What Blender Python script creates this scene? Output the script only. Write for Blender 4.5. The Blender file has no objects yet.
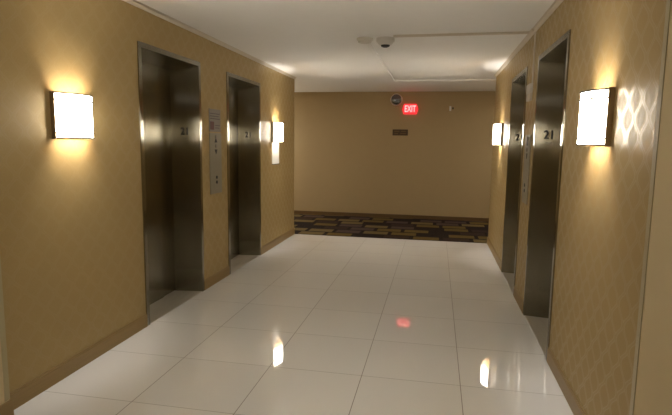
import bpy, bmesh, math, random
from mathutils import Vector, Matrix

SC = bpy.context.scene
COL = SC.collection

# ------------------------------------------------------------------ camera, world, exposure
cam_d = bpy.data.cameras.new('camera')
cam = bpy.data.objects.new('camera', cam_d)
COL.objects.link(cam)
SC.camera = cam
cam_d.sensor_fit = 'HORIZONTAL'
cam_d.sensor_width = 36.0
cam_d.lens = 36.0 * 510.885 / 672.0
cam_d.clip_start = 0.02
yaw, pitch, roll = 0.1918, -0.1250, 0.0139
fw = Vector((-math.sin(yaw) * math.cos(pitch), math.cos(yaw) * math.cos(pitch), math.sin(pitch)))
r0 = Vector((math.cos(yaw), math.sin(yaw), 0))
u0 = r0.cross(fw)
rt = math.cos(roll) * r0 + math.sin(roll) * u0
up = -math.sin(roll) * r0 + math.cos(roll) * u0
cam.matrix_world = Matrix(((rt.x, up.x, -fw.x, 0), (rt.y, up.y, -fw.y, 0),
                           (rt.z, up.z, -fw.z, 1.4617), (0, 0, 0, 1)))

world = bpy.data.worlds.new('world')
SC.world = world
world.use_nodes = True
world.node_tree.nodes['Background'].inputs[0].default_value = (0.02, 0.018, 0.015, 1)
world.node_tree.nodes['Background'].inputs[1].default_value = 0.2

SC.view_settings.view_transform = 'Standard'
SC.view_settings.look = 'None'
SC.view_settings.gamma = 1.0
SC.view_settings.use_curve_mapping = False
SC.view_settings.exposure = 2.25

DIFFUSER_GLOW = 9.0        # radiance of the lamp diffusers
BULB_W = 7.5               # watts of each bulb inside a wall lamp
LAMP_RGB = (1.0, 0.96, 0.90)
ARM_FILL_W = 10.0               # unseen ceiling lights added in the corridor arms to brighten the far wall
FILL_W = 3.0              # unseen fill light added over the landing behind the camera

# ------------------------------------------------------------------ measures of the place
XL, XR = -2.210, 0.804     # lobby side walls
H = 2.469                  # ceiling
YC, YB = 7.852, 10.12      # end of the lobby, far wall of the cross corridor
Y0 = -6.0                  # wall behind the camera
YNL, YNR = 2.165, 1.985    # where the projecting near walls end
PROJ = 0.055
XE, XW = 4.2, -6.2         # ends of the cross corridor
TILE, TX, TY = 0.61, 0.196, 3.064
EL = [(-1, 3.55, 4.575), (-1, 5.195, 6.245), (1, 3.555, 4.565), (1, 5.115, 6.10)]
HEAD = 2.195

# ------------------------------------------------------------------ node helpers
def new_mat(name):
    m = bpy.data.materials.new(name)
    m.use_nodes = True
    nt = m.node_tree
    return m, nt, nt.nodes['Principled BSDF']

class N:
    """small wrapper for math on node sockets"""
    def __init__(self, nt): self.nt = nt
    def math(self, op, a, b=None, c=None, clamp=False):
        n = self.nt.nodes.new('ShaderNodeMath'); n.operation = op; n.use_clamp = clamp
        for i, v in enumerate((a, b, c)):
            if v is None: continue
            if isinstance(v, (int, float)): n.inputs[i].default_value = v
            else: self.nt.links.new(v, n.inputs[i])
        return n.outputs[0]
    def pos(self):
        g = self.nt.nodes.new('ShaderNodeNewGeometry')
        s = self.nt.nodes.new('ShaderNodeSeparateXYZ')
        self.nt.links.new(g.outputs['Position'], s.inputs[0])
        return g.outputs['Position'], s.outputs
    def mix(self, fac, a, b):
        n = self.nt.nodes.new('ShaderNodeMix'); n.data_type = 'RGBA'
        for sock, v in ((n.inputs[0], fac), (n.inputs[6], a), (n.inputs[7], b)):
            if isinstance(v, (int, float)): sock.default_value = v
            elif isinstance(v, tuple): sock.default_value = (*v, 1) if len(v) == 3 else v
            else: self.nt.links.new(v, sock)
        return n.outputs[2]
    def ramp(self, x, lo, hi, a=0.0, b=1.0):
        n = self.nt.nodes.new('ShaderNodeMapRange'); n.interpolation_type = 'SMOOTHSTEP'
        self.nt.links.new(x, n.inputs[0])
        n.inputs[1].default_value = lo; n.inputs[2].default_value = hi
        n.inputs[3].default_value = a; n.inputs[4].default_value = b
        return n.outputs[0]
    def noise(self, vec, scale, detail=2.0):
        n = self.nt.nodes.new('ShaderNodeTexNoise')
        n.inputs['Scale'].default_value = scale; n.inputs['Detail'].default_value = detail
        if vec is not None: self.nt.links.new(vec, n.inputs['Vector'])
        return n.outputs['Fac']
    def scaled(self, vec, s):
        n = self.nt.nodes.new('ShaderNodeVectorMath'); n.operation = 'MULTIPLY'
        self.nt.links.new(vec, n.inputs[0]); n.inputs[1].default_value = s
        return n.outputs[0]
    def white(self, x, y, z=0.0):
        c = self.nt.nodes.new('ShaderNodeCombineXYZ')
        for i, v in enumerate((x, y, z)):
            if isinstance(v, (int, float)): c.inputs[i].default_value = v
            else: self.nt.links.new(v, c.inputs[i])
        w = self.nt.nodes.new('ShaderNodeTexWhiteNoise'); w.noise_dimensions = '3D'
        self.nt.links.new(c.outputs[0], w.inputs['Vector'])
        return w.outputs['Value']
    def bump(self, h, strength, dist):
        b = self.nt.nodes.new('ShaderNodeBump')
        b.inputs['Strength'].default_value = strength; b.inputs['Distance'].default_value = dist
        self.nt.links.new(h, b.inputs['Height'])
        return b.outputs[0]

def plain(name, rgb, rough=0.5, metal=0.0, noise=0.06, scale=30.0, spec=0.5):
    m, nt, b = new_mat(name)
    q = N(nt)
    p, _ = q.pos()
    f = q.noise(p, scale, 3.0)
    dark = tuple(c * (1 - noise) for c in rgb)
    lite = tuple(min(1, c * (1 + noise)) for c in rgb)
    nt.links.new(q.mix(f, dark, lite), b.inputs['Base Color'])
    b.inputs['Roughness'].default_value = rough
    b.inputs['Metallic'].default_value = metal
    b.inputs['Specular IOR Level'].default_value = spec
    return m

def glow(name, rgb, strength):
    m, nt, b = new_mat(name)
    b.inputs['Base Color'].default_value = (*rgb, 1)
    b.inputs['Emission Color'].default_value = (*rgb, 1)
    b.inputs['Emission Strength'].default_value = strength
    b.inputs['Roughness'].default_value = 0.4
    return m

# ------------------------------------------------------------------ materials
def make_wallpaper():
    m, nt, b = new_mat('ogee_wallpaper')
    q = N(nt)
    p, s = q.pos()
    sp, hh = 0.0775, 0.158
    u = q.math('DIVIDE', s[1], sp)
    c = q.math('MULTIPLY', q.math('COSINE', q.math('MULTIPLY', s[2], 2 * math.pi / hh)), 0.43)
    # even curves at 2k + c, odd curves at 2k+1 - c
    def dist(shift, sign):
        t = q.math('ADD', q.math('SUBTRACT', u, shift), q.math('MULTIPLY', c, -sign))
        f = q.math('FRACT', q.math('ADD', q.math('MULTIPLY', t, 0.5), 0.5))
        return q.math('MULTIPLY', q.math('ABSOLUTE', q.math('SUBTRACT', f, 0.5)), 2.0)
    d = q.math('MINIMUM', dist(0.0, 1), dist(1.0, -1))
    line = q.math('MULTIPLY', q.ramp(d, 0.22, 0.17), q.ramp(d, 0.05, 0.10))
    line = q.math('MAXIMUM', line, q.ramp(d, 0.035, 0.0))
    fib = q.noise(q.scaled(p, (300, 300, 60)), 1.0, 2.0)
    basec = q.mix(fib, (0.355, 0.252, 0.105), (0.425, 0.308, 0.134))
    col = q.mix(line, basec, (0.395, 0.284, 0.122))
    nt.links.new(col, b.inputs['Base Color'])
    nt.links.new(q.math('MULTIPLY', line, 0.30), b.inputs['Metallic'])
    nt.links.new(q.math('ADD', q.math('MULTIPLY', line, 0.3), 0.2), b.inputs['Specular IOR Level'])
    nt.links.new(q.math('ADD', q.math('MULTIPLY', line, -0.18), 0.54), b.inputs['Roughness'])
    nt.links.new(q.bump(line, 0.06, 0.001), b.inputs['Normal'])
    return m

def make_tile():
    m, nt, b = new_mat('polished_white_tile')
    q = N(nt)
    p, s = q.pos()
    def edge(x, off, w):
        f = q.math('FRACT', q.math('ADD', q.math('DIVIDE', q.math('SUBTRACT', x, off), TILE), 100.5))
        return q.math('MULTIPLY', q.ramp(q.math('ABSOLUTE', q.math('SUBTRACT', f, 0.5)), w * 1.5, w * 0.6), 1.0)
    ex = edge(s[0], TX, 0.0035)
    ey = edge(s[1], TY, 0.0030)
    g = q.math('MAXIMUM', q.math('MULTIPLY', ex, 0.85), q.math('MULTIPLY', ey, 0.6))
    cx = q.math('FLOOR', q.math('DIVIDE', q.math('SUBTRACT', s[0], TX), TILE))
    cy = q.math('FLOOR', q.math('DIVIDE', q.math('SUBTRACT', s[1], TY), TILE))
    tone = q.mix(q.white(cx, cy), (0.73, 0.72, 0.70), (0.76, 0.75, 0.73))
    nt.links.new(q.mix(g, tone, (0.10, 0.08, 0.055)), b.inputs['Base Color'])
    nt.links.new(q.math('ADD', q.math('MULTIPLY', g, 0.4), 0.022), b.inputs['Roughness'])
    b.inputs['IOR'].default_value = 1.52
    wav = q.noise(p, 2.2, 1.0)
    nt.links.new(q.bump(wav, 0.02, 0.01), b.inputs['Normal'])
    return m

def make_carpet():
    m, nt, b = new_mat('patterned_carpet')
    q = N(nt)
    p, s = q.pos()
    v = q.math('DIVIDE', q.math('ADD', s[1], 20.06), 0.31)
    iv, fv = q.math('FLOOR', v), q.math('FRACT', v)
    off = q.math('MULTIPLY', q.white(iv, 2.2, 5.1), 3.0)
    u = q.math('ADD', q.math('DIVIDE', q.math('ADD', s[0], 20.07), 0.46), off)
    iu, fu = q.math('FLOOR', u), q.math('FRACT', u)
    rnd = q.white(iu, iv, 1.7)
    edge = q.math('MINIMUM', q.math('MULTIPLY', q.math('MINIMUM', fv, q.math('SUBTRACT', 1.0, fv)), 0.31),
                  q.math('MULTIPLY', q.math('MINIMUM', fu, q.math('SUBTRACT', 1.0, fu)), 0.46))
    outline = q.ramp(edge, 0.036, 0.026)
    cr = nt.nodes.new('ShaderNodeValToRGB')
    cr.color_ramp.interpolation = 'CONSTANT'
    e = cr.color_ramp.elements
    e[0].position = 0.0; e[0].color = (0.012, 0.007, 0.006, 1)
    e[1].position = 0.17; e[1].color = (0.13, 0.085, 0.02, 1)
    for ps, c in ((0.46, (0.075, 0.048, 0.04)), (0.64, (0.155, 0.11, 0.04)), (0.88, (0.035, 0.02, 0.014))):
        n = e.new(ps); n.color = (*c, 1)
    nt.links.new(rnd, cr.inputs[0])
    tuft = q.noise(p, 260.0, 2.0)
    col = q.mix(outline, cr.outputs[0], (0.012, 0.007, 0.006))
    nt.links.new(q.mix(q.math('MULTIPLY', tuft, 0.35), col, (0.03, 0.018, 0.012)), b.inputs['Base Color'])
    b.inputs['Roughness'].default_value = 0.95
    b.inputs['Specular IOR Level'].default_value = 0.1
    nt.links.new(q.bump(tuft, 0.6, 0.004), b.inputs['Normal'])
    return m

def make_steel(name, rgb, rough, spread=0.58):
    """vertical grain: the fine grooves tilt the normal sideways only, so glints smear into level bands"""
    m, nt, b = new_mat(name)
    q = N(nt)
    p, s = q.pos()
    st = q.noise(q.scaled(p, (220, 220, 1.2)), 1.0, 2.0)
    nt.links.new(q.mix(st, tuple(c * 0.86 for c in rgb), tuple(c * 1.12 for c in rgb)), b.inputs['Base Color'])
    b.inputs['Metallic'].default_value = 1.0
    b.inputs['Roughness'].default_value = rough
    gx = q.math('FLOOR', q.math('MULTIPLY', s[0], 4000.0))
    gy = q.math('FLOOR', q.math('MULTIPLY', s[1], 4000.0))
    gz = q.math('FLOOR', q.math('MULTIPLY', s[2], 4000.0))
    def tilt(seed):
        t = q.math('ADD', q.white(gx, gy, q.math('ADD', gz, seed)), q.white(gx, gy, q.math('ADD', gz, seed + 0.31)))
        return q.math('MULTIPLY', q.math('SUBTRACT', t, 1.0), spread)
    c = nt.nodes.new('ShaderNodeCombineXYZ')
    nt.links.new(tilt(0.17), c.inputs[0]); nt.links.new(tilt(0.53), c.inputs[1])
    g = nt.nodes.new('ShaderNodeNewGeometry')
    v = nt.nodes.new('ShaderNodeVectorMath'); v.operation = 'ADD'
    nt.links.new(g.outputs['Normal'], v.inputs[0]); nt.links.new(c.outputs[0], v.inputs[1])
    n = nt.nodes.new('ShaderNodeVectorMath'); n.operation = 'NORMALIZE'
    nt.links.new(v.outputs[0], n.inputs[0])
    nt.links.new(n.outputs[0], b.inputs['Normal'])
    return m

def make_wood(name, a, c):
    m, nt, b = new_mat(name)
    q = N(nt)
    p, _ = q.pos()
    g = q.noise(q.scaled(p, (4, 4, 90)), 1.0, 4.0)
    nt.links.new(q.mix(g, a, c), b.inputs['Base Color'])
    b.inputs['Roughness'].default_value = 0.42
    return m

M = dict(
    wallpaper=make_wallpaper(), tile=make_tile(), carpet=make_carpet(),
    steel=make_steel('brushed_steel', (0.29, 0.265, 0.20), 0.10),
    steel_dark=make_steel('brushed_steel_frame', (0.27, 0.245, 0.185), 0.13),
    plate=plain('satin_steel_plate', (0.29, 0.265, 0.20), 0.40, 0.6, 0.04),
    ceiling=plain('ceiling_paint', (0.84, 0.815, 0.775), 0.75, 0, 0.02, 14),
    crown=plain('crown_paint', (0.60, 0.53, 0.42), 0.5, 0, 0.02, 14),
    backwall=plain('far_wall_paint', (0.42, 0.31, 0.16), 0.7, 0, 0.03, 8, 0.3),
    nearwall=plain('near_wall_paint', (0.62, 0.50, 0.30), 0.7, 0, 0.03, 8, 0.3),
    guard=plain('corner_guard_plastic', (0.42, 0.355, 0.21), 0.35, 0, 0.02),
    wood=make_wood('amber_wood', (0.23, 0.145, 0.042), (0.31, 0.20, 0.066)),
    wood_dark=make_wood('dark_wood', (0.10, 0.055, 0.02), (0.15, 0.085, 0.032)),
    sill=plain('sill_aluminium', (0.50, 0.46, 0.385), 0.36, 0.15, 0.05, 60),
    bronze=plain('lamp_bronze', (0.34, 0.245, 0.13), 0.40, 0.35, 0.05),
    band=plain('lamp_band', (0.06, 0.045, 0.03), 0.5, 0.3, 0.05),
    diffuser=glow('lamp_diffuser', (1.0, 0.93, 0.81), DIFFUSER_GLOW),
    bulb=glow('lamp_bulb', (1.0, 0.85, 0.62), 4.0),
    white=plain('white_plastic', (0.62, 0.58, 0.51), 0.45, 0, 0.02),
    black=plain('black_plastic', (0.012, 0.011, 0.010), 0.5, 0, 0.05),
    paper=plain('paper', (0.74, 0.71, 0.64), 0.8, 0, 0.02),
    greyplate=plain('grey_sign_plate', (0.23, 0.20, 0.165), 0.55, 0.1, 0.04),
    ink=plain('sign_ink', (0.09, 0.07, 0.06), 0.6, 0, 0.02),
    redink=plain('sign_pictogram', (0.12, 0.045, 0.035), 0.6, 0, 0.02),
    plaque=plain('bronze_plaque', (0.075, 0.042, 0.016), 0.5, 0.2, 0.05),
    gold=plain('plaque_lettering', (0.16, 0.095, 0.03), 0.5, 0.2, 0.05),
    mirror=plain('convex_mirror_glass', (0.20, 0.20, 0.20), 0.25, 0.8, 0.01),
    rim=plain('mirror_rim', (0.68, 0.56, 0.48), 0.35, 0.2, 0.02),
    exit_face=glow('exit_face', (0.85, 0.03, 0.035), 0.25),
    exit_text=glow('exit_letters', (1.0, 0.16, 0.16), 0.9),
    strobe=plain('strobe_lens', (0.75, 0.74, 0.70), 0.15, 0, 0.01),
)

# ------------------------------------------------------------------ mesh helpers
def box(bm, a, b):
    x0, x1 = sorted((a[0], b[0])); y0, y1 = sorted((a[1], b[1])); z0, z1 = sorted((a[2], b[2]))
    v = [bm.verts.new(c) for c in ((x0, y0, z0), (x1, y0, z0), (x1, y1, z0), (x0, y1, z0),
                                   (x0, y0, z1), (x1, y0, z1), (x1, y1, z1), (x0, y1, z1))]
    for f in ((3, 2, 1, 0), (4, 5, 6, 7), (0, 1, 5, 4), (1, 2, 6, 5), (2, 3, 7, 6), (3, 0, 4, 7)):
        bm.faces.new([v[i] for i in f])

def prism(bm, pts, ext):
    """closed outline (3-D points) pushed along ext"""
    e = Vector(ext)
    a = [bm.verts.new(p) for p in pts]
    c = [bm.verts.new(Vector(p) + e) for p in pts]
    n = len(pts)
    bm.faces.new(a); bm.faces.new(c[::-1])
    for i in range(n):
        bm.faces.new((a[i], c[i], c[(i + 1) % n], a[(i + 1) % n]))

def lathe(bm, prof, seg=40, axis='Z', origin=(0, 0, 0)):
    """prof: (radius, height) pairs"""
    o = Vector(origin)
    rings = []
    for r, h in prof:
        ring = []
        if r < 1e-6:
            ring = [None, (0, 0, h)]
        else:
            ring = [(r * math.cos(2 * math.pi * i / seg), r * math.sin(2 * math.pi * i / seg), h) for i in range(seg)]
        rings.append(ring)
    def mp(c):
        x, y, z = c
        if axis == '-Y': x, y, z = x, -z, y
        if axis == 'X': x, y, z = z, x, y
        return bm.verts.new(o + Vector((x, y, z)))
    vr = []
    for ring in rings:
        vr.append([mp(ring[1])] if ring[0] is None else [mp(c) for c in ring])
    for a, b in zip(vr, vr[1:]):
        for i in range(seg):
            j = (i + 1) % seg
            if len(a) == 1 and len(b) == 1: continue
            if len(a) == 1: bm.faces.new((a[0], b[i], b[j]))
            elif len(b) == 1: bm.faces.new((a[i], b[0], a[j]))
            else: bm.faces.new((a[i], b[i], b[j], a[j]))

def obj(name, bm, mat, parent=None, bevel=0.0, smooth=False):
    bmesh.ops.recalc_face_normals(bm, faces=bm.faces)
    me = bpy.data.meshes.new(name)
    bm.to_mesh(me); bm.free()
    me.materials.append(mat)
    if smooth:
        for p in me.polygons: p.use_smooth = True
    o = bpy.data.objects.new(name, me)
    COL.objects.link(o)
    if parent: o.parent = parent
    if bevel:
        b = o.modifiers.new('bevel', 'BEVEL'); b.width = bevel; b.segments = 2; b.limit_method = 'ANGLE'
    if smooth:
        e = o.modifiers.new('edges', 'EDGE_SPLIT'); e.split_angle = math.radians(40)
    return o

def boxes(name, mat, parent, *bs, bevel=0.0):
    bm = bmesh.new()
    for a, b in bs: box(bm, a, b)
    return obj(name, bm, mat, parent, bevel)

def text(name, body, size, mat, parent, loc, rot, depth=0.002, sx=1.0):
    c = bpy.data.curves.new(name, 'FONT')
    c.body = body; c.size = size; c.extrude = depth; c.offset = size * 0.018
    c.align_x = 'CENTER'; c.align_y = 'CENTER'
    t = bpy.data.objects.new(name, c)
    COL.objects.link(t)
    bpy.context.view_layer.update()
    me = bpy.data.meshes.new_from_object(t.evaluated_get(bpy.context.evaluated_depsgraph_get()))
    bpy.data.objects.remove(t)
    me.materials.clear(); me.materials.append(mat)
    o = bpy.data.objects.new(name, me)
    COL.objects.link(o)
    o.parent = parent; o.location = loc; o.rotation_euler = rot; o.scale = (sx, 1, 1)
    return o

def tag(o, label, cat, group=None):
    o['label'] = label; o['category'] = cat
    if group: o['group'] = group
    return o

def thing(name, loc, label, cat, group=None, rotz=0.0):
    o = bpy.data.objects.new(name, None)
    COL.objects.link(o)
    o.empty_display_size = 0.1
    o.location = loc; o.rotation_euler = (0, 0, rotz)
    return tag(o, label, cat, group)

def struct(name, mat, *bs, bevel=0.0):
    o = boxes(name, mat, None, *bs, bevel=bevel)
    o['kind'] = 'structure'
    return o

# ------------------------------------------------------------------ room shell
TH = 0.40
struct('floor', M['tile'], ((XL - TH, Y0 - .1, -0.1), (XR + TH, YC, 0)))
fc = struct('floor_carpet', M['carpet'], ((XW - .1, YC, -0.1), (XE + .1, YB + .1, 0.004)))
struct('ceiling', M['ceiling'], ((XW - .1, Y0 - .1, H), (XE + .1, YB + .1, H + 0.1)))

def side_wall(name, s):
    x = XL if s < 0 else XR
    xo = x + s * TH
    ys = YNL if s < 0 else YNR
    ops = [(a, b) for q, a, b in EL if q == s]
    bs, y = [], ys
    for a, b in ops:
        bs.append(((x, y, 0), (xo, a, H)))
        bs.append(((x, a, HEAD), (xo, b, H)))
        y = b
    bs.append(((x, y, 0), (xo, YC, H)))
    struct(name, M['wallpaper'], *bs)
    # wooden baseboard with a small cap, stopping at the elevator frames
    bb = []
    y = ys
    for a, b in ops + [(YC + 0.011, None)]:
        bb.append(((x, y, 0), (x - s * 0.012, a, 0.092)))
        bb.append(((x, y, 0.092), (x - s * 0.008, a, 0.104)))
        y = b
    struct('baseboard_' + name.split('_')[1], M['wood'], *bb, bevel=0.002)
    # crown strip under the ceiling with a shadow gap above it
    bm = bmesh.new()
    prism(bm, [(x, ys, H - 0.030), (x - s * 0.008, ys, H - 0.030), (x - s * 0.022, ys, H - 0.012),
               (x - s * 0.022, ys, H - 0.007), (x, ys, H - 0.007)], (0, YC - ys, 0))
    prism(bm, [(x, ys, H - 0.007), (x - s * 0.009, ys, H - 0.007), (x - s * 0.009, ys, H), (x, ys, H)], (0, YC - ys, 0))
    prism(bm, [(x - s * 0.009, ys, H - 0.003), (x - s * 0.034, ys, H - 0.003), (x - s * 0.034, ys, H), (x - s * 0.009, ys, H)],
          (0, YC - ys, 0))
    o = obj('trim_1' if s < 0 else 'trim_2', bm, M['crown'])
    o['kind'] = 'structure'

side_wall('wall_left', -1)
side_wall('wall_right', 1)

# projecting near walls with corner guards
struct('wall_near_left', M['nearwall'], ((XL - TH, Y0, 0), (XL + PROJ, YNL, H)))
struct('wall_near_right', M['nearwall'], ((XR - PROJ, Y0, 0), (XR + TH, YNR, H)))
struct('baseboard_near_left', M['wood'], ((XL + PROJ, Y0, 0), (XL + PROJ + .012, YNL + .012, 0.1)), bevel=0.002)
struct('baseboard_near_right', M['wood'], ((XR - PROJ, Y0, 0), (XR - PROJ - .012, YNR + .012, 0.1)), bevel=0.002)
struct('trim_3', M['guard'], ((XL + PROJ, YNL - .030, .104), (XL + PROJ + .003, YNL + .003, H)),
       ((XL + .002, YNL, .104), (XL + PROJ + .003, YNL + .003, H)), bevel=0.001)
struct('trim_4', M['guard'], ((XR - PROJ, YNR - .030, .104), (XR - PROJ - .003, YNR + .003, H)),
       ((XR - .002, YNR, .104), (XR - PROJ - .003, YNR + .003, H)), bevel=0.001)
struct('wall_front', M['nearwall'], ((XL - TH, Y0 - .1, 0), (XR + TH, Y0, H)))

# cross corridor
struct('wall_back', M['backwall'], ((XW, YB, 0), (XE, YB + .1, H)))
struct('baseboard_back', M['wood_dark'], ((XW, YB - .012, 0), (XE, YB, 0.075)), bevel=0.002)
struct('wall_corridor_left', M['wallpaper'], ((XW, YC - .1, 0), (XL - TH, YC, H)))
struct('wall_corridor_right', M['wallpaper'], ((XR + TH, YC - .1, 0), (XE, YC, H)))
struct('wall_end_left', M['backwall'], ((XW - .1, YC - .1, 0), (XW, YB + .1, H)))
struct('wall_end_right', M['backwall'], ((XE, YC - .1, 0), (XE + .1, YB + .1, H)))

# ------------------------------------------------------------------ elevator entrances
def elevator(s, ya, yb, label, depth):
    x = XL if s < 0 else XR
    t = thing('elevator_entrance', (x, (ya + yb) / 2, 0), label, 'elevator', 'elevator entrances along the lobby')
    w = (yb - ya) / 2
    d = depth * s                      # into the wall
    o = -s * 0.010                     # casing stands proud of the wall
    cw, sp = 0.040, 0.040              # face width, splay of the reveal
    # jambs: casing face, then a splayed reveal back to the door pocket
    for sg in (-1, 1):
        bm = bmesh.new()
        pl = [(o, sg * w), (o, sg * (w - cw)), (d, sg * (w - cw - sp)), (d + s * .02, sg * (w - cw - sp)),
              (d + s * .02, sg * (w - 0.001)), (0, sg * (w - 0.001)), (0, sg * w)]
        prism(bm, [(px, py, 0) for px, py in pl], (0, 0, HEAD - 0.040))
        j = obj('door_jamb', bm, M['steel'], t)
        if sg > 0:
            ang = -s * math.atan2(sp, depth + 0.01)
            cx = d * 0.50
            cy = w - cw - sp * 0.5 - 0.0035
            n = text('floor_number', '21', 0.096, M['black'], j, (cx, cy, 1.552), (math.pi / 2, 0, ang), 0.0015, 0.9)
            n['label'] = 'black floor number 21'
            bm = bmesh.new()
            for dx, dz in ((-.022, 0), (-.022, .007), (-.015, .007), (-.008, 0), (-.008, .007), (.006, 0), (.013, 0), (.020, .007), (.020, 0)):
                lathe(bm, [(0, .0025), (.0022, .0018), (.0028, 0)], 8, '-Y', (dx, 0, dz))
            br = obj('braille_dots', bm, M['black'], j)
            br.location = (cx, cy + 0.002, 1.487); br.rotation_euler = (0, 0, ang)
    # head: face and soffit
    bm = bmesh.new()
    pl = [(o, HEAD), (o, HEAD - cw), (d, HEAD - cw - .01), (d + s * .02, HEAD - cw - .01), (d + s * .02, HEAD - .001), (0, HEAD - .001), (0, HEAD)]
    prism(bm, [(px, -w, pz) for px, pz in pl], (0, 2 * w, 0))
    obj('door_head', bm, M['steel_dark'], t)
    # door leaves
    wi = w - cw - sp
    jx = w - cw - sp - 0.23
    z0, z1 = 0.008, HEAD - cw - .005
    boxes('door_leaf', M['steel'], t, ((d - s * .012, -wi, z0), (d + s * .018, jx - .0015, z1)))
    boxes('door_leaf', M['steel_dark'], t, ((d, jx + .0015, z0), (d + s * .030, wi, z1)))
    # sill with running grooves
    si = [((0.0, -w + .001, -.001), (d + s * .03, w - .001, 0.003))]
    for k in range(3):
        gx = d * (0.30 + 0.24 * k)
        si.append(((gx, -wi, .003), (gx + s * .012, wi, .0045)))
    boxes('door_sill', M['sill'], t, *si)
    return t

elevator(-1, *EL[0][1:], 'steel elevator entrance on the left wall between the near lamp and the call panel', 0.26)
elevator(-1, *EL[1][1:], 'steel elevator entrance on the left wall between the call panel and the far lamp', 0.26)
elevator(1, *EL[2][1:], 'steel elevator entrance on the right wall beside the large near lamp', 0.20)
elevator(1, *EL[3][1:], 'steel elevator entrance on the right wall beside the small far lamp', 0.20)

# ------------------------------------------------------------------ wall lamps
SW, SHH, SD, SF = 0.160, 0.268, 0.100, 0.027   # half width, height, bow depth, side depth
def arc(n=20, off=0.0):
    sag = SD - SF
    R = (SW * SW + sag * sag) / (2 * sag)
    a = math.asin(SW / R)
    return [((SD - R) + (R + off) * math.cos(-a + 2 * a * i / n), (R + off) * math.sin(-a + 2 * a * i / n)) for i in range(n + 1)]

def shell(bm, off, th, z0, z1):
    o_, i_ = arc(off=off), arc(off=off - th)
    prism(bm, [(x, y, z0) for x, y in o_] + [(x, y, z0) for x, y in i_[::-1]], (0, 0, z1 - z0))

def wall_lamp(loc, rotz, label):
    t = thing('wall_sconce', loc, label, 'wall lamp', 'wall lamps of the elevator lobby', rotz)
    bm = bmesh.new()
    box(bm, (0, -SW, 0), (.006, SW, SHH))
    for sg in (-1, 1):
        box(bm, (0, sg * SW, -.004), (SF, sg * (SW + .007), SHH + .004))
    obj('back_frame', bm, M['bronze'], t)
    bm = bmesh.new(); shell(bm, 0, .003, 0.004, SHH - .004)
    df = obj('diffuser', bm, M['diffuser'], t, smooth=True)
    bm = bmesh.new(); shell(bm, -.0035, .0015, 0.002, SHH - .002)
    obj('glow_blocker', bm, M['white'], df, smooth=True)  # inner sheet added to keep the diffuser's glow off the wall
    for z, h in ((0.0, .008), (.030, .007), (SHH - .047, .008), (SHH - .008, .008)):
        bm = bmesh.new(); shell(bm, .006, .006 if 0 < z < .25 else .010, z, z + h)
        obj('trim_band', bm, M['band'], t, smooth=True)
    for dy in (-.07, .07):
        bm = bmesh.new()
        lathe(bm, [(0, -.045), (.010, -.04), (.014, -.02), (.014, .02), (.010, .04), (0, .045)], 14, 'Z', (.045, dy, SHH / 2))
        obj('bulb', bm, M['bulb'], t, smooth=True)
    for z, rx in ((.045, math.pi), (SHH - .045, 0.0)):      # one bulb throws up, the other down
        ld = bpy.data.lights.new('lamp_light', 'SPOT')
        ld.energy = BULB_W; ld.color = LAMP_RGB; ld.shadow_soft_size = 0.035
        ld.spot_size = math.radians(160); ld.spot_blend = 0.35
        lo = bpy.data.objects.new('lamp_light', ld)
        COL.objects.link(lo)
        lo.parent = t; lo.location = (.050, 0, z); lo.rotation_euler = (rx, 0, 0)
    return t

ZS = 1.468
wall_lamp((XL, 2.805, ZS), 0, 'lit cream wall lamp with bronze sides, on the left wall before the first elevator')
wall_lamp((XL, 6.885, ZS), 0, 'lit cream wall lamp above the white notice near the far end of the left wall')
wall_lamp((XR, 2.795, ZS), math.pi, 'large lit cream wall lamp with bronze side strip on the near right wall')
wall_lamp((XR, 6.885, ZS), math.pi, 'small lit cream wall lamp at the far end of the right wall')
wall_lamp((-3.35, YB, ZS), -math.pi / 2, 'lit wall lamp round the corner in the carpeted cross corridor')

wall_lamp((2.75, YB, ZS), -math.pi / 2, 'added unseen wall lamp in the right arm of the carpeted cross corridor')  # lamp out of view, added to brighten the cross corridor

# added fill lights, out of view: two in the arms of the cross corridor, one over the landing behind the camera
def added_ceiling_light(x, y, w, label):
    t = thing('added_ceiling_light', (x, y, H), label, 'ceiling light', 'added fill lights of the corridors')
    bm = bmesh.new(); lathe(bm, [(.15, 0), (.15, -.02), (.138, -.024), (.132, -.018)], 40)
    obj('light_trim', bm, M['white'], t)
    bm = bmesh.new(); lathe(bm, [(.132, -.018), (.11, -.032), (.06, -.042), (0, -.045)], 40)
    obj('light_diffuser', bm, M['diffuser'] if w > 3.5 else M['white'], t, smooth=True)
    ld = bpy.data.lights.new('fill_light', 'AREA'); ld.shape = 'DISK'; ld.size = 0.24; ld.energy = w; ld.color = LAMP_RGB
    lo = bpy.data.objects.new('fill_light', ld); COL.objects.link(lo); lo.parent = t; lo.location = (0, 0, -.05)

added_ceiling_light(-4.3, 8.95, ARM_FILL_W, 'added round fill light in the left arm of the cross corridor')
added_ceiling_light(2.3, 8.95, ARM_FILL_W * 0.4, 'added round fill light in the right arm of the cross corridor')
added_ceiling_light(-0.7, -2.5, FILL_W, 'added round fill light over the landing behind the viewer')

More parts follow.
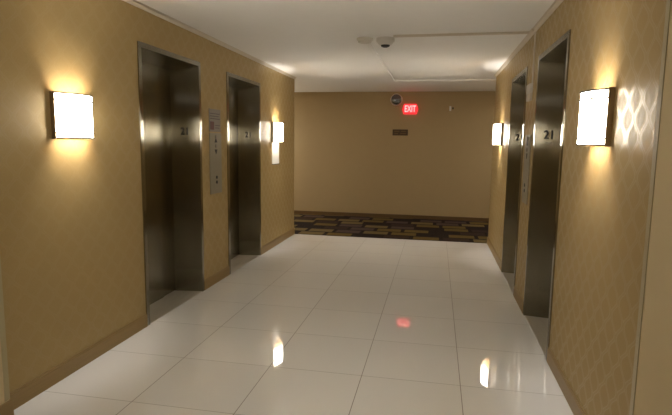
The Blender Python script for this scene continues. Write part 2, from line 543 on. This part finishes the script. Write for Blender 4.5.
# ------------------------------------------------------------------ call panels and signs between the elevators
def call_panel(s, ya, yb, z0, z1, label):
    x = XL if s < 0 else XR
    t = thing('call_panel', (x, (ya + yb) / 2, z0), label, 'call panel', 'elevator call panels')
    w, h = (yb - ya) / 2, z1 - z0
    n = -s
    boxes('face_plate', M['plate'], t, ((0, -w, 0), (n * .008, w, h)), bevel=0.002)
    def tri(bm, cz, dz):
        prism(bm, [(n * .008, -.03, cz), (n * .008, .03, cz), (n * .008, 0, cz + dz)], (n * .003, 0, 0))
    bm = bmesh.new(); tri(bm, h - .095, .050)
    obj('up_arrow', bm, M['black'], t)
    bm = bmesh.new(); tri(bm, h - .165, -.050)
    obj('down_arrow', bm, M['black'], t)
    for cz in (h - .130, h - .060 + .025 - .002):
        bm = bmesh.new(); lathe(bm, [(.020, 0), (.020, .006), (.016, .008), (0, .008)], 20, 'X')
        b = obj('call_button', bm, M['greyplate'], t)
        b.location = (n * .008, 0, cz)
        if n < 0: b.rotation_euler = (0, 0, math.pi)
    for cz in (.115, .165):
        bm = bmesh.new(); lathe(bm, [(.017, 0), (.017, .004), (.009, .006), (0, .006)], 20, 'X')
        b = obj('key_switch', bm, M['black'], t)
        b.location = (n * .008, 0.01, cz)
        if n < 0: b.rotation_euler = (0, 0, math.pi)
    return t

call_panel(-1, 4.755, 5.035, 0.935, 1.548, 'steel call panel with arrows between the two left elevators')
call_panel(1, 4.720, 4.990, 0.945, 1.560, 'steel call panel seen edge on between the two right elevators')

t = thing('wall_sign', (XL, 4.89, 1.56), 'grey notice sign with dark pictogram above the left call panel', 'sign')
boxes('sign_plate', M['greyplate'], t, ((0, -.135, 0), (.005, .135, .225)), bevel=0.001)
boxes('sign_lines', M['ink'], t, ((.005, -.115, .175), (.006, .115, .183)), ((.005, -.115, .150), (.006, .09, .158)),
      ((.005, -.115, .125), (.006, .115, .133)), ((.005, 0, .06), (.006, .115, .068)), ((.005, 0, .035), (.006, .10, .043)))
boxes('pictogram', M['redink'], t, ((.005, -.115, .020), (.0062, -.025, .100)))

t = thing('wall_speaker', (XR, 4.89, 1.86), 'small pale box on the right wall above the call panel', 'box')
boxes('back_box', M['crown'], t, ((0, -.09, 0), (-.022, .09, .065)), bevel=0.002)
boxes('front_cover', M['white'], t, ((0, -.09, .065), (-.026, .09, .145)), bevel=0.002)

t = thing('paper_notice', (XL, 6.885, 1.165), 'white paper notice posted under the far left wall lamp', 'notice')
boxes('sheet', M['paper'], t, ((0, -.155, 0), (.003, .155, .302)))
boxes('holder_edge', M['band'], t, ((0, -.157, -.008), (.007, .157, .0)))

# ------------------------------------------------------------------ ceiling devices and surface raceways
t = thing('smoke_detector', (-0.72, 5.05, H), 'flat round white detector, left one of the ceiling pair', 'detector')
bm = bmesh.new(); lathe(bm, [(.080, 0), (.080, -.016), (.068, -.020)], 40)
obj('base_ring', bm, M['white'], t, smooth=True)
bm = bmesh.new(); lathe(bm, [(.068, -.020), (.064, -.038), (.045, -.044), (0, -.044)], 40)
obj('detector_cap', bm, M['white'], t, smooth=True)

t = thing('smoke_detector', (-0.523, 5.07, H), 'white domed detector with a dark lens, right one of the ceiling pair', 'detector')
bm = bmesh.new(); lathe(bm, [(.088, 0), (.088, -.030), (.080, -.036)], 40)
obj('base_ring', bm, M['white'], t, smooth=True)
bm = bmesh.new(); lathe(bm, [(.080, -.036), (.062, -.058), (.045, -.064)], 40)
obj('detector_cap', bm, M['white'], t, smooth=True)
bm = bmesh.new(); lathe(bm, [(.045, -.064), (.040, -.076), (.022, -.084), (0, -.085)], 32)
l = obj('sensor_lens', bm, M['black'], t, smooth=True); l['label'] = 'dark round lens'

RW, RH = 0.012, 0.020
tag(boxes('cable_raceway', M['crown'], None,
          ((-.523 + .088, 4.93 - RW, H - RH), (XR - .001, 4.93 + RW, H)),
          ((XR - .010, 4.81 - RW, 2.005), (XR, 4.81 + RW, H - RH)),
          ((XR - RH - .02, 4.81 - RW, H - RH - .001), (XR - .0005, 4.93 + RW, H - .001)), bevel=0.001),
    'pale cable raceway across the ceiling from the domed detector, then down the right wall', 'raceway')
tag(boxes('cable_raceway', M['ceiling'], None,
          ((-.705 - RW, 5.125, H - RH), (-.705 + RW, 8.28, H)),
          ((-.705 - RW, 8.28, H - RH), (1.6, 8.28 + 2 * RW, H)), bevel=0.001),
    'pale cable raceway running down the ceiling from the flat detector into the corridor', 'raceway')

# ------------------------------------------------------------------ far wall fittings
t = thing('convex_mirror', (-0.80, YB, 2.315), 'round grey convex mirror high on the far wall beside the red sign', 'mirror')
bm = bmesh.new(); lathe(bm, [(.118, 0), (.118, .012), (.112, .045), (.098, .050)], 48, '-Y')
obj('mirror_rim', bm, M['rim'], t, smooth=True)
bm = bmesh.new(); lathe(bm, [(.099, .046), (.085, .058), (.062, .070), (.03, .078), (0, .080)], 48, '-Y')
obj('mirror_dome', bm, M['mirror'], t, smooth=True)

t = thing('exit_sign', (-0.53, YB, 2.135), 'lit red EXIT sign on the far wall', 'sign')
bm = bmesh.new()
a, b_, c_ = .155, .122, .100
prism(bm, [(-a, -.012, 0), (-b_, -.012, c_), (b_, -.012, c_), (a, -.012, 0), (b_, -.012, -c_), (-b_, -.012, -c_)], (0, -.030, 0))
obj('sign_face', bm, M['exit_face'], t)
boxes('mounting_plate', M['white'], t, ((-.09, 0, -.05), (.09, -.012, .05)))
x = text('sign_letters', 'EXIT', 0.172, M['exit_text'], t, (0, -.043, 0), (math.pi / 2, 0, 0), 0.0015, 0.62)
x['label'] = 'glowing red EXIT letters'

t = thing('direction_plaque', (-0.71, YB, 1.688), 'small dark brown plaque on the far wall below the red sign', 'sign')
boxes('plaque_plate', M['plaque'], t, ((-.148, 0, -.058), (.148, -.012, .058)), bevel=0.002)
boxes('plaque_lettering', M['gold'], t, ((-.115, -.012, .012), (-.02, -.0135, .030)), ((.015, -.012, .012), (.115, -.0135, .030)),
      ((-.115, -.012, -.030), (-.04, -.0135, -.012)), ((.0, -.012, -.030), (.115, -.0135, -.012)))

t = thing('fire_strobe', (0.247, YB, 2.145), 'small pale alarm strobe high on the far wall at right', 'alarm')
boxes('housing', M['backwall'], t, ((-.055, 0, -.06), (.055, -.030, .06)), bevel=0.004)
boxes('strobe_lens', M['strobe'], t, ((-.040, -.030, -.045), (-.005, -.045, .045)), bevel=0.004)
boxes('sounder_grille', M['black'], t, ((.014, -.030, -.012), (.040, -.033, .022)))
